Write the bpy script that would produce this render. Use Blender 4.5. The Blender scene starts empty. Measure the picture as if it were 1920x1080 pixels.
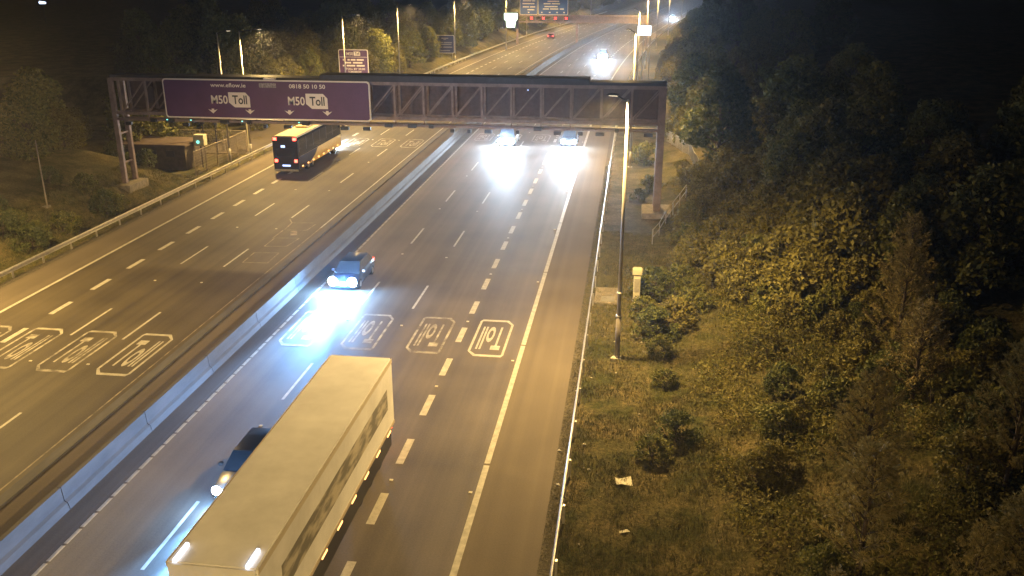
import bpy, bmesh, math, random
from mathutils import Vector, Matrix, Euler, noise
random.seed(7)
scn = bpy.context.scene
R = math.radians

# ------------------------------------------------------------------ camera, world, exposure
cd = bpy.data.cameras.new("camera"); cam = bpy.data.objects.new("camera", cd)
scn.collection.objects.link(cam)
cd.sensor_width = 36.0; cd.lens = 1667.0 / 1920 * 36; cd.clip_end = 4000; cd.clip_start = .5
cam.location = (0, 0, 19.0)
cam.rotation_euler = Euler((R(90 - 19.795), 0, R(7.62)), 'XYZ')
scn.camera = cam
w = bpy.data.worlds.new("World"); scn.world = w; w.use_nodes = True
nt = w.node_tree; bg = nt.nodes["Background"]
sky = nt.nodes.new("ShaderNodeTexSky"); sky.sky_type = 'NISHITA'; sky.sun_disc = False
sky.sun_elevation = R(-3.0); sky.sun_rotation = R(200)
nt.links.new(sky.outputs[0], bg.inputs[0]); bg.inputs[1].default_value = 0.09
scn.view_settings.view_transform = 'Standard'; scn.view_settings.look = 'None'
scn.view_settings.gamma = 1; scn.view_settings.exposure = 1.0
scn.view_settings.use_curve_mapping = False
scn.cycles.max_bounces = 5; scn.cycles.volume_bounces = 0
scn.cycles.transparent_max_bounces = 16
scn.cycles.sample_clamp_indirect = 4
scn.cycles.use_light_tree = True
scn.cycles.use_denoising = True

SODIUM = (1.0, .65, .22)
HEAD = (.62, .80, 1.0); BLUE = (.17, .47, 1.0)
LAMP_W = 14500.0

# ------------------------------------------------------------------ helpers
def off(Y):
    if Y < 100: return 0.0
    if Y < 300: return 3.0e-4 * (Y - 100) ** 2
    return 12.0 + .12 * (Y - 300)

def mat(name, col, rough=.7, var=0.0, scale=5.0, spec=.5, metal=0.0, bump=0.0, emit=None, es=0.0, col2=None, detail=6, alpha=None, stretch=None):
    m = bpy.data.materials.new(name); m.use_nodes = True
    t = m.node_tree; b = t.nodes["Principled BSDF"]
    b.inputs["Base Color"].default_value = (*col, 1)
    b.inputs["Roughness"].default_value = rough
    b.inputs["Metallic"].default_value = metal
    b.inputs["Specular IOR Level"].default_value = spec
    if emit:
        b.inputs["Emission Color"].default_value = (*emit, 1); b.inputs["Emission Strength"].default_value = es
    if alpha is not None: b.inputs["Alpha"].default_value = alpha
    if var or bump or col2:
        tc = t.nodes.new("ShaderNodeTexCoord"); mp = t.nodes.new("ShaderNodeMapping")
        t.links.new(tc.outputs["Object"], mp.inputs[0])
        if stretch: mp.inputs["Scale"].default_value = stretch
        n = t.nodes.new("ShaderNodeTexNoise"); n.inputs["Scale"].default_value = scale
        n.inputs["Detail"].default_value = detail; n.inputs["Roughness"].default_value = .65
        t.links.new(mp.outputs[0], n.inputs["Vector"])
        cr = t.nodes.new("ShaderNodeValToRGB")
        c2 = col2 or tuple(min(1, c * (1 + var)) for c in col)
        c1 = col if col2 else tuple(c * (1 - var) for c in col)
        cr.color_ramp.elements[0].position = .36; cr.color_ramp.elements[1].position = .64
        cr.color_ramp.elements[0].color = (*c1, 1); cr.color_ramp.elements[1].color = (*c2, 1)
        t.links.new(n.outputs["Fac"], cr.inputs[0]); t.links.new(cr.outputs[0], b.inputs["Base Color"])
        if bump:
            bp = t.nodes.new("ShaderNodeBump"); bp.inputs["Strength"].default_value = bump; bp.inputs["Distance"].default_value = .05
            t.links.new(n.outputs["Fac"], bp.inputs["Height"]); t.links.new(bp.outputs[0], b.inputs["Normal"])
    return m

def asphalt(name, c1, c2, rough):
    """asphalt with aggregate grain, long wheel tracks and patch tone"""
    m = bpy.data.materials.new(name); m.use_nodes = True
    t = m.node_tree; b = t.nodes["Principled BSDF"]; N = t.nodes.new; L = t.links.new
    tc = N("ShaderNodeTexCoord")
    mp = N("ShaderNodeMapping"); mp.inputs["Scale"].default_value = (1.5, .008, 1); L(tc.outputs["Object"], mp.inputs[0])
    n1 = N("ShaderNodeTexNoise"); n1.inputs["Scale"].default_value = 1.0; n1.inputs["Detail"].default_value = 4; L(mp.outputs[0], n1.inputs["Vector"])
    n2 = N("ShaderNodeTexNoise"); n2.inputs["Scale"].default_value = .23; n2.inputs["Detail"].default_value = 5; L(tc.outputs["Object"], n2.inputs["Vector"])
    n3 = N("ShaderNodeTexNoise"); n3.inputs["Scale"].default_value = 14; n3.inputs["Detail"].default_value = 6; n3.inputs["Roughness"].default_value = .8; L(tc.outputs["Object"], n3.inputs["Vector"])
    s_ = N("ShaderNodeMath"); s_.operation = 'MULTIPLY_ADD'; L(n1.outputs["Fac"], s_.inputs[0]); s_.inputs[1].default_value = 1.2; s_.inputs[2].default_value = -.1
    a = N("ShaderNodeMath"); a.operation = 'ADD'; L(s_.outputs[0], a.inputs[0]); L(n2.outputs["Fac"], a.inputs[1])
    a2 = N("ShaderNodeMath"); a2.operation = 'MULTIPLY_ADD'; L(n3.outputs["Fac"], a2.inputs[0]); a2.inputs[1].default_value = 1.1; L(a.outputs[0], a2.inputs[2])
    r = N("ShaderNodeMapRange"); r.inputs["From Min"].default_value = 1.15; r.inputs["From Max"].default_value = 1.95; L(a2.outputs[0], r.inputs[0])
    mx = N("ShaderNodeMix"); mx.data_type = 'RGBA'; L(r.outputs[0], mx.inputs["Factor"])
    mx.inputs[6].default_value = (*c1, 1); mx.inputs[7].default_value = (*c2, 1); L(mx.outputs[2], b.inputs["Base Color"])
    b.inputs["Roughness"].default_value = rough; b.inputs["Specular IOR Level"].default_value = .35
    bp = N("ShaderNodeBump"); bp.inputs["Strength"].default_value = .35; bp.inputs["Distance"].default_value = .02; L(n3.outputs["Fac"], bp.inputs["Height"]); L(bp.outputs[0], b.inputs["Normal"])
    return m

def link(o, parent=None):
    scn.collection.objects.link(o)
    if parent: o.parent = parent
    return o
def tag(o, label=None, cat=None, group=None, kind=None):
    if label: o['label'] = label
    if cat: o['category'] = cat
    if group: o['group'] = group
    if kind: o['kind'] = kind
    return o
def thing(name, loc, label, cat, group=None, rz=0.0):
    o = bpy.data.objects.new(name, None); o.location = loc; o.rotation_euler = (0, 0, rz); o.empty_display_size = .3
    link(o); return tag(o, label, cat, group)

class MB:
    def __init__(s): s.v = []; s.f = []
    def add(s, vs, fs):
        k = len(s.v); s.v += [tuple(p) for p in vs]; s.f += [tuple(i + k for i in q) for q in fs]; return s
    def box(s, x0, x1, y0, y1, z0, z1):
        return s.add([(x0,y0,z0),(x1,y0,z0),(x1,y1,z0),(x0,y1,z0),(x0,y0,z1),(x1,y0,z1),(x1,y1,z1),(x0,y1,z1)],
                     [(0,3,2,1),(4,5,6,7),(0,1,5,4),(1,2,6,5),(2,3,7,6),(3,0,4,7)])
    def tube(s, p, q, r0, r1=None, n=8, cap=True):
        p = Vector(p); q = Vector(q); r1 = r0 if r1 is None else r1
        d = (q - p).normalized(); a = d.orthogonal().normalized(); b = d.cross(a)
        vs = [p + (a*math.cos(2*math.pi*i/n) + b*math.sin(2*math.pi*i/n))*r0 for i in range(n)]
        vs += [q + (a*math.cos(2*math.pi*i/n) + b*math.sin(2*math.pi*i/n))*r1 for i in range(n)]
        fs = [(i, (i+1)%n, n+(i+1)%n, n+i) for i in range(n)]
        if cap: fs += [tuple(range(n-1, -1, -1)), tuple(range(n, 2*n))]
        return s.add(vs, fs)
    def bar(s, p, q, wd, ht):
        p = Vector(p); q = Vector(q); d = (q-p).normalized()
        up = Vector((0,0,1)) if abs(d.z) < .95 else Vector((0,1,0))
        a = d.cross(up).normalized()*wd/2; b = a.cross(d).normalized()*ht/2
        vs = [p-a-b, p+a-b, p+a+b, p-a+b, q-a-b, q+a-b, q+a+b, q-a+b]
        return s.add(vs, [(0,3,2,1),(4,5,6,7),(0,1,5,4),(1,2,6,5),(2,3,7,6),(3,0,4,7)])
    def prism(s, pts, axis, a0, a1):
        """pts 2-D outline; axis the extrusion axis"""
        n = len(pts)
        def P(u, v, a): return {'x': (a,u,v), 'y': (u,a,v), 'z': (u,v,a)}[axis]
        vs = [P(u,v,a0) for u,v in pts] + [P(u,v,a1) for u,v in pts]
        return s.add(vs, [tuple(range(n-1,-1,-1)), tuple(range(n,2*n))] + [(i,(i+1)%n,n+(i+1)%n,n+i) for i in range(n)])
    def mesh(s, name, m, smooth=False, bevel=0):
        used = sorted({i for q in s.f for i in q}); ix = {a: b for b, a in enumerate(used)}
        me = bpy.data.meshes.new(name); me.from_pydata([s.v[i] for i in used], [], [[ix[i] for i in q] for q in s.f]); me.materials.append(m)
        bm = bmesh.new(); bm.from_mesh(me); bmesh.ops.recalc_face_normals(bm, faces=bm.faces)
        if bevel: bmesh.ops.bevel(bm, geom=[e for e in bm.edges if len(e.link_faces)==2 and e.calc_face_angle(0) > .6], offset=bevel, segments=2, affect='EDGES', clamp_overlap=True)
        bm.to_mesh(me); bm.free()
        if smooth:
            for p in me.polygons: p.use_smooth = True
        return me
    def build(s, name, m, parent=None, smooth=False, bevel=0):
        return link(bpy.data.objects.new(name, s.mesh(name, m, smooth, bevel)), parent)

def copy_tree(o, parent=None):
    c = o.copy(); scn.collection.objects.link(c)
    if parent: c.parent = parent
    for ch in kids.get(o.name, None) or o.children: copy_tree(ch, c)
    return c
kids = {}

def text_geo(s, font_w=1.0):
    cu = bpy.data.curves.new("t", 'FONT'); cu.body = s; cu.resolution_u = 3; cu.offset = .018
    o = bpy.data.objects.new("t", cu); scn.collection.objects.link(o)
    bpy.context.view_layer.update()
    me = bpy.data.meshes.new_from_object(o.evaluated_get(bpy.context.evaluated_depsgraph_get()))
    vs = [v.co.copy() for v in me.vertices]; fs = [tuple(p.vertices) for p in me.polygons]
    bpy.data.objects.remove(o); bpy.data.curves.remove(cu); bpy.data.meshes.remove(me)
    x0 = min(v.x for v in vs); x1 = max(v.x for v in vs); y0 = min(v.y for v in vs); y1 = max(v.y for v in vs)
    return [((v.x-x0)/(x1-x0), (v.y-y0)/(y1-y0)) for v in vs], fs
def text_wall(mb, s, x0, x1, z0, z1, y):
    vs, fs = text_geo(s)
    mb.add([(x0+(x1-x0)*u, y, z0+(z1-z0)*v) for u, v in vs], fs)

# ------------------------------------------------------------------ materials
M = {}
M['lane'] = asphalt('lane_asphalt', (.060,.050,.043), (.150,.125,.100), .66)
M['laneleft'] = asphalt('left_lane_asphalt', (.045,.037,.028), (.115,.095,.064), .7)
M['shoulder'] = asphalt('shoulder_asphalt', (.100,.082,.060), (.160,.132,.096), .85)
M['median'] = asphalt('median_asphalt', (.060,.050,.040), (.135,.112,.085), .85)
M['gravel'] = mat('gravel', (.03,.026,.018), .95, col2=(.13,.11,.075), scale=9, bump=.8)
M['paint'] = mat('road_paint', (.43,.41,.36), .55, var=.22, scale=3)
M['worn'] = mat('worn_road_paint', (.115,.10,.08), .7, col2=(.48,.45,.38), scale=1.3)
M['ghost'] = mat('scraped_road_paint', (.085,.07,.05), .7, col2=(.34,.28,.18), scale=1.5)
M['concrete'] = mat('barrier_concrete', (.085,.082,.085), .8, var=.2, scale=1.6, bump=.2, stretch=(1,.3,1))
M['pad'] = mat('pad_concrete', (.24,.21,.17), .85, var=.3, scale=3, bump=.3)
M['galv'] = mat('galvanised_steel', (.55,.53,.50), .42, var=.15, scale=4, metal=.6)
M['pole'] = mat('column_steel', (.38,.36,.33), .45, var=.12, scale=2, metal=.35)
M['poledark'] = mat('column_base_paint', (.17,.15,.13), .5, var=.2, scale=3)
M['gantry'] = mat('gantry_steel', (.23,.17,.155), .55, var=.25, scale=1.5)
M['gantrydark'] = mat('gantry_dark_panel', (.035,.035,.045), .6, var=.25, scale=2)
M['mesh'] = mat('gantry_mesh_panel', (.13,.09,.09), .7, var=.2, scale=3, alpha=.86)
M['purple'] = mat('purple_sign_face', (.10,.036,.11), .5, var=.10, scale=.8)
M['blue'] = mat('blue_sign_face', (.03,.09,.36), .45, var=.08, scale=1)
M['navy'] = mat('navy_sign_face', (.03,.035,.14), .45)
M['cream'] = mat('cream_lettering', (.85,.76,.66), .5)
M['black'] = mat('black_lettering', (.02,.018,.02), .5)
M['dark'] = mat('dark_equipment', (.03,.03,.035), .5, var=.2)
M['grass'] = mat('grass_blades', (.08,.09,.028), .8, col2=(.23,.20,.08), scale=2)
M['cabinet'] = mat('cabinet_grp', (.50,.47,.36), .5, var=.1, scale=2)
M['rubber'] = mat('tyre_rubber', (.02,.02,.02), .8)
M['rim'] = mat('wheel_rim', (.4,.4,.42), .35, metal=.7)
M['glass'] = mat('dark_glass', (.012,.014,.018), .06, spec=.8)
M['head'] = mat('headlight_lens', (.8,.85,.9), .2, emit=HEAD, es=160)
M['redlamp'] = mat('tail_lamp', (.5,.02,.02), .3, emit=(1,.03,.015), es=5)
M['hotred'] = mat('bright_tail_lamp', (.6,.1,.06), .3, emit=(1,.06,.035), es=7)
M['amber'] = mat('amber_marker', (.7,.35,.1), .3, emit=(1,.42,.12), es=2.2)
M['far_blue'] = mat('distant_lamp_glass', (.6,.7,.9), .4, emit=(.55,.7,1), es=2.5)
M['plate'] = mat('number_plate', (.7,.7,.7), .4, emit=(.35,.5,1), es=1.3)  # emissive; on the coach plate the glow stands in for lamplight
M['trailer'] = mat('trailer_panel', (.74,.74,.76), .5, var=.10, scale=.6)
M['litsign'] = mat('lit_sign_face', (.7,.8,.9), .4, emit=(.72,.88,1.0), es=1.5)
M['vms'] = mat('message_sign_face', (.7,.8,.7), .4, emit=(.70,1,.66), es=3)
M['cyan'] = mat('cyan_indicator', (.2,.6,.6), .4, emit=(.25,1,.85), es=.8)
M['bark'] = mat('bark', (.10,.075,.05), .9, var=.35, scale=6, bump=.5)
M['litter'] = mat('litter_card', (.60,.56,.45), .7, var=.1)
M['black_metal'] = mat('black_metal', (.025,.022,.02), .55)

def leafmat(name, c1, c2, sc=1.3):
    m = bpy.data.materials.new(name); m.use_nodes = True
    t = m.node_tree; b = t.nodes["Principled BSDF"]; N = t.nodes.new; L = t.links.new
    g = N("ShaderNodeNewGeometry"); tc = N("ShaderNodeTexCoord"); n = N("ShaderNodeTexNoise"); n.inputs["Scale"].default_value = sc; n.inputs["Detail"].default_value = 3
    L(tc.outputs["Object"], n.inputs["Vector"])
    a = N("ShaderNodeMath"); a.operation = 'MULTIPLY_ADD'; L(g.outputs["Random Per Island"], a.inputs[0]); a.inputs[1].default_value = .7; L(n.outputs["Fac"], a.inputs[2])
    r = N("ShaderNodeMapRange"); r.inputs["From Min"].default_value = .35; r.inputs["From Max"].default_value = 1.2; L(a.outputs[0], r.inputs[0])
    mx = N("ShaderNodeMix"); mx.data_type = 'RGBA'; L(r.outputs[0], mx.inputs["Factor"])
    mx.inputs[6].default_value = (*c1, 1); mx.inputs[7].default_value = (*c2, 1); L(mx.outputs[2], b.inputs["Base Color"])
    b.inputs["Roughness"].default_value = .6; b.inputs["Specular IOR Level"].default_value = .3
    tr = N("ShaderNodeBsdfTranslucent"); L(mx.outputs[2], tr.inputs[0])
    ms = N("ShaderNodeMixShader"); ms.inputs[0].default_value = .3; L(b.outputs[0], ms.inputs[1]); L(tr.outputs[0], ms.inputs[2])
    L(ms.outputs[0], t.nodes["Material Output"].inputs[0])
    return m
M['leaf'] = leafmat('leaf', (.045,.065,.018), (.23,.22,.06))
M['leafyellow'] = leafmat('yellow_leaf', (.06,.062,.018), (.25,.22,.06))
M['leafdark'] = leafmat('dark_leaf', (.03,.05,.017), (.15,.16,.05))
M['needle'] = leafmat('needle', (.15,.13,.045), (.50,.41,.16), 2)

# ------------------------------------------------------------------ terrain
def sm(a, b, x):
    t = max(0, min(1, (x-a)/(b-a))); return t*t*(3-2*t)
def h(x, Y):
    s = x - off(Y)
    z = -.03
    if s > -1.9:
        k = max(0, s-2.6)
        z += 5.5*(1-math.exp(-k*.23/5.5*1.0)) + .16*noise.noise(Vector((s*.45, Y*.45, 0)))*sm(-1, 3, s)
        z += .9*noise.noise(Vector((s*.09, Y*.09, 3)))*sm(4, 12, s)
    elif s < -39.4:
        k = max(0, -s-41.5)
        f = 1 - sm(76, 80, Y)*(1-sm(114, 124, Y))
        z += f*4*(1-math.exp(-k*.7/4)) + .12*noise.noise(Vector((s*.4, Y*.4, 0)))*sm(0, 2, -s-39.4)
    return z
def terrain(name, xs, ys, m):
    nx, ny = len(xs), len(ys); v = []; f = []
    for Y in ys:
        for s in xs: v.append((s+off(Y), Y, h(s+off(Y), Y)))
    for j in range(ny-1):
        for i in range(nx-1): f.append((j*nx+i, j*nx+i+1, (j+1)*nx+i+1, (j+1)*nx+i))
    me = bpy.data.meshes.new(name); me.from_pydata(v, [], f); me.materials.append(m)
    for p in me.polygons: p.use_smooth = True
    return tag(link(bpy.data.objects.new(name, me)), kind='structure')
def soil():
    m = bpy.data.materials.new('verge_soil'); m.use_nodes = True
    t = m.node_tree; b = t.nodes["Principled BSDF"]; N = t.nodes.new; L = t.links.new
    tc = N("ShaderNodeTexCoord")
    n1 = N("ShaderNodeTexNoise"); n1.inputs["Scale"].default_value = .45; n1.inputs["Detail"].default_value = 6; n1.inputs["Roughness"].default_value = .7; L(tc.outputs["Object"], n1.inputs["Vector"])
    n2 = N("ShaderNodeTexNoise"); n2.inputs["Scale"].default_value = 7; n2.inputs["Detail"].default_value = 6; n2.inputs["Roughness"].default_value = .8; L(tc.outputs["Object"], n2.inputs["Vector"])
    r1 = N("ShaderNodeValToRGB"); r1.color_ramp.elements[0].position = .4; r1.color_ramp.elements[1].position = .62
    r1.color_ramp.elements[0].color = (.065,.07,.024,1); r1.color_ramp.elements[1].color = (.19,.155,.08,1); L(n1.outputs["Fac"], r1.inputs[0])
    r2 = N("ShaderNodeValToRGB"); r2.color_ramp.elements[0].position = .38; r2.color_ramp.elements[1].position = .66
    r2.color_ramp.elements[0].color = (.35,.38,.35,1); r2.color_ramp.elements[1].color = (1.35,1.3,1.2,1); L(n2.outputs["Fac"], r2.inputs[0])
    mx = N("ShaderNodeMix"); mx.data_type = 'RGBA'; mx.blend_type = 'MULTIPLY'; mx.inputs["Factor"].default_value = 1
    L(r1.outputs[0], mx.inputs[6]); L(r2.outputs[0], mx.inputs[7]); L(mx.outputs[2], b.inputs["Base Color"])
    b.inputs["Roughness"].default_value = .95; b.inputs["Specular IOR Level"].default_value = .15
    bp = N("ShaderNodeBump"); bp.inputs["Strength"].default_value = 1; bp.inputs["Distance"].default_value = .12; L(n2.outputs["Fac"], bp.inputs["Height"]); L(bp.outputs[0], b.inputs["Normal"])
    return m
M['soil'] = soil()
def rng(a, b, st):
    o = []; x = a
    while x < b: o.append(x); x += st
    return o + [b]
YS = rng(-60, 130, 1.6) + rng(134, 460, 6) + [520, 620, 800, 1100, 1500]
terrain('right_verge', [-1.9, -1.5, -1] + rng(-.5, 16, .6) + rng(17, 60, 2.5) + [80, 120, 200, 400, 900, 1500], YS, M['soil'])
terrain('left_verge', [-1500, -900, -400, -200, -120, -90] + rng(-75, -50, 3) + rng(-49, -39.6, .7) + [-39.5], YS, M['soil'])

def strip(name, s0, s1, y0, y1, z, m, step=8, kind='structure', parent=None):
    """a flat strip of the road following its curve, s0..s1 across, with a little thickness below"""
    ys = rng(y0, y1, step if y1-y0 > step else (y1-y0)); v = []; f = []
    for Y in ys: v += [(s0+off(Y), Y, z), (s1+off(Y), Y, z)]
    for j in range(len(ys)-1): f.append((2*j, 2*j+1, 2*j+3, 2*j+2))
    me = bpy.data.meshes.new(name); me.from_pydata(v, [], f); me.materials.append(m)
    o = link(bpy.data.objects.new(name, me), parent)
    return tag(o, kind=kind) if kind else o
FAR = 900
strip('subgrade', -39.5, -1.9, -60, 1500, -.06, M['gravel'])
strip('right_carriageway', -19.3, -5.25, -40, FAR, 0, M['lane'])
strip('right_hard_shoulder', -5.25, -2.45, -40, FAR, 0, M['shoulder'])
strip('right_gravel_margin', -2.45, -1.85, -40, FAR, -.02, M['gravel'])
strip('left_carriageway', -36.3, -23.3, -40, FAR, 0, M['laneleft'])
strip('left_hard_shoulder', -38.9, -36.3, -40, FAR, 0, M['shoulder'])
strip('left_gravel_margin', -39.55, -38.9, -40, FAR, -.02, M['gravel'])
strip('central_reserve', -22.7, -20.72, -40, FAR, 0, M['median'])
strip('central_margin', -20.1, -19.3, -40, FAR, 0, M['median'])
mb = MB()                                            # drainage channel along the left carriageway
for a, b in zip(rng(-40, 600, 10)[:-1], rng(-40, 600, 10)[1:]):
    for s0, s1 in ((-23.3, -22.7),):
        mb.add([(s0+off(a), a, .0), (s1+off(a), a, .10), (s1+off(b), b, .10), (s0+off(b), b, .0), (s1+off(a), a, -.05), (s1+off(b), b, -.05)], [(0,1,2,3), (1,4,5,2)])
tag(mb.build('drainage_kerb', M['concrete']), kind='structure')
# lay-by slab beyond the compound
mb = MB(); mb.box(-46.5, -40.6, 91, 113, -.2, .03); tag(mb.build('access_road', M['shoulder']), kind='structure')

# ------------------------------------------------------------------ road markings
def marks(name, items, m, z=.004):
    v = []; f = []
    for (s0, s1, y0, y1) in items:
        for a, b in zip(rng(y0, y1, 8)[:-1], rng(y0, y1, 8)[1:]):
            if b-a < 1e-4: continue
            k = len(v)
            v += [(s0+off(a), a, z), (s1+off(a), a, z), (s1+off(b), b, z), (s0+off(b), b, z)]; f.append((k,k+1,k+2,k+3))
    me = bpy.data.meshes.new(name); me.from_pydata(v, [], f); me.materials.append(m)
    return tag(link(bpy.data.objects.new(name, me)), kind='structure')
y = -30.0; it = []
while y < 500: it.append((-5.32, -5.08, y, y+12.1)); y += 12.25
marks('hard_shoulder_edge_line', it, M['paint'])
marks('left_edge_line', [(-36.32, -36.10, -30, 500)], M['paint'])
marks('central_edge_line_left', [(-23.62, -23.50, 64, 500)], M['paint'])
marks('faded_edge_line', [(-23.60, -23.52, -30, 64)], M['ghost'])
it = []; y = -30.0
while y < 500: it.append((-19.09, -18.93, y, y+.88)); y += 1.0
marks('ribbed_edge_line', it, M['paint'])
for s, y0, nm in ((-15.6, 22.9, 'lane_line'), (-12.35, 22.6, 'lane_line'), (-30.05, 28.8, 'lane_line'), (-26.88, 28.6, 'lane_line')):
    it = []; y = y0 - 12.6*5
    while y < 450:
        it.append((s-.07, s+.07, y, y+4.1)); y += 12.62
    marks(nm, it, M['paint'])
for s, y0 in ((-8.75, 22.5), (-33.1, 23.4)):
    it = []; y = y0 - 4.23*12
    while y < 450: it.append((s-.16, s+.16, y, y+2.05)); y += 4.215
    marks('wide_dash_line', it, M['paint'])

def outline(pts, wd):
    """closed line of width wd along polygon pts (mitred)"""
    n = len(pts); P = [Vector(p) for p in pts]; inn = []
    area = sum(P[i].x*P[(i+1)%n].y - P[(i+1)%n].x*P[i].y for i in range(n))
    sg = 1 if area > 0 else -1
    for i in range(n):
        a = (P[i]-P[i-1]).normalized(); b = (P[(i+1)%n]-P[i]).normalized()
        na = Vector((-a.y, a.x))*sg; nb = Vector((-b.y, b.x))*sg
        mvec = (na+nb).normalized(); inn.append(P[i] + mvec*wd/max(.4, mvec.dot(na)))
    return P, inn
def toll(cx, y0, y1, wd, facing, m, weight=1.0):
    """one 'Toll' box painted on the road; facing=+1 is read by drivers going away, -1 by those coming"""
    W, H = wd, y1-y0
    def T(u, v):  # u right 0..W, v up 0..H, as the driver reads it
        px = cx + (u-W/2)*facing; py = y0+v if facing > 0 else y1-v
        return (px+off(py), py, .0045)
    cw, ch = W*.20, H*.12
    pts = [(cw,0),(W,0),(W,H-ch),(W-cw,H),(0,H),(0,ch)]
    pts = [(cw*.9,0),(W-.12,0),(W,H*.05),(W,H-ch),(W-cw,H),(.12,H),(0,H*.95),(0,ch)]
    mb = MB()
    for wdx in (1,):
        P, I = outline(pts, .13)
        # thicker along the two cross bars, as elongated markings are
        I = [Vector((i.x, min(max(i.y, .24), H-.24))) for i in I]
        n = len(P); mb.add([T(p.x,p.y) for p in P]+[T(i.x,i.y) for i in I], [(i,(i+1)%n,n+(i+1)%n,n+i) for i in range(n)])
    vs, fs = text_geo("Toll")
    mb.add([T(W*(.17+.66*u), H*(.2+.62*v)) for u, v in vs], fs)
    return tag(mb.build('toll_road_marking', m), kind='structure')
for c, m_ in ((-17.45,'worn'), (-14.0,'worn'), (-10.4,'worn'), (-7.05,'paint')): toll(c, 41.7, 46.8, 1.95, -1, M[m_])
for c, m_ in ((-25.15,'paint'), (-28.4,'worn'), (-31.6,'worn'), (-34.7,'worn')): toll(c, 37.0, 42.3, 2.0, 1, M[m_])
for c in (-17.3, -14.0, -10.5): toll(c, 102.2, 107.2, 2.0, -1, M['worn'])
for c in (-24.9, -28.3, -31.5): toll(c, 97.0, 102.0, 2.0, 1, M['worn'])
# scraped old markings in the left carriageway's inner lane
def scrape(pts, wd=.09):
    mb = MB()
    for a, b in zip(pts[:-1], pts[1:]):
        a = Vector(a); b = Vector(b); d = (b-a).normalized(); nn = Vector((-d.y, d.x))*wd/2
        mb.add([(p.x, p.y, .005) for p in (a-nn, b-nn, b+nn, a+nn)], [(0,1,2,3)])
    tag(mb.build('scraped_marking', M['ghost']), kind='structure')
scrape([(-26.9,66.2),(-26.3,65.1),(-24.6,65.3)]); scrape([(-26.3,65.0),(-26.15,63.1),(-24.4,63.2),(-24.3,65)])
scrape([(-25.3,62.9),(-24.9,61.8)], .5); scrape([(-26.2,63.0),(-26.2,60.9),(-24.3,61.1)])
scrape([(-26.05,61),(-26.0,58.8),(-24.4,59.0),(-24.2,61.1)]); scrape([(-26.1,57.2),(-24.35,57.4),(-24.25,55.1),(-26.0,55.0)]); scrape([(-26.1,57.2),(-26.0,55.0)])
# road studs
mb = MB()
for s, y0, st in ((-5.5, 29, 12.3), (-8.75, 28.9+.55, 8.43), (-12.35, 32.6, 12.62), (-15.6, 33, 12.62), (-26.88, 38, 12.62), (-30.05, 38, 12.62)):
    y = y0
    while y < 170: mb.box(s-.07+off(y), s+.07+off(y), y, y+.12, 0, .025); y += st
studs = tag(mb.build('road_stud', M['litter'],), 'small pale road studs set along the lane lines', 'road studs', kind='stuff')

# ------------------------------------------------------------------ barriers and rails
bar = thing('concrete_barrier', (-20.4, 20, 0), 'long pale concrete barrier dividing the two carriageways', 'barrier')
for a, b in zip(rng(-40, 600, 6)[:-1], rng(-40, 600, 6)[1:]):
    if a > 450: break
    mb = MB(); oa, ob = off(a)+20.4, off(b)+20.4; b2 = b-.04
    prof = [(-20.72,0),(-20.10,0),(-20.16,.28),(-20.28,.36),(-20.32,.92),(-20.50,.92),(-20.54,.36),(-20.66,.28)]
    vs = [(s+oa, a-20, z) for s, z in prof]+[(s+ob, b2-20, z) for s, z in prof]; n = len(prof)
    mb.add(vs, [tuple(range(n-1,-1,-1)), tuple(range(n,2*n))]+[(i,(i+1)%n,n+(i+1)%n,n+i) for i in range(n)])
    mb.build('barrier_segment', M['concrete'], bar)

def guard_rail(name, s, label, yend=300, side=1):
    t = thing(name, (s, 0, 0), label, 'guard rail')
    mb = MB(); ys = rng(-40, yend, 4)
    # W-profile beam
    prof = [(0,.44),(.05*side,.48),(0,.55),(0,.62),(.05*side,.69),(0,.76),(.04*-side,.765),(.04*-side,.43)]
    n = len(prof)
    for a, b in zip(ys[:-1], ys[1:]):
        vs = [(p+off(a), a, z) for p, z in prof]+[(p+off(b), b, z) for p, z in prof]
        mb.add(vs, [(i,(i+1)%n,n+(i+1)%n,n+i) for i in range(n)])
    mb.build('beam', M['galv'], t)
    pm = MB(); pm.box(-.04,.04,-.06,.06,-.3,.72); me = pm.mesh('post', M['galv'])
    for Y in rng(2, yend-10, 3.2):
        if Y > 200: break
        o = bpy.data.objects.new('post', me); o.location = (off(Y)-.1*side, Y, 0); link(o, t)
    return t
guard_rail('guard_rail', -1.9, 'pale steel guard rail between right hard shoulder and grass bank', 420, -1)
guard_rail('guard_rail', -39.4, 'steel guard rail along the far left shoulder below the compound', 420, 1)

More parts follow.
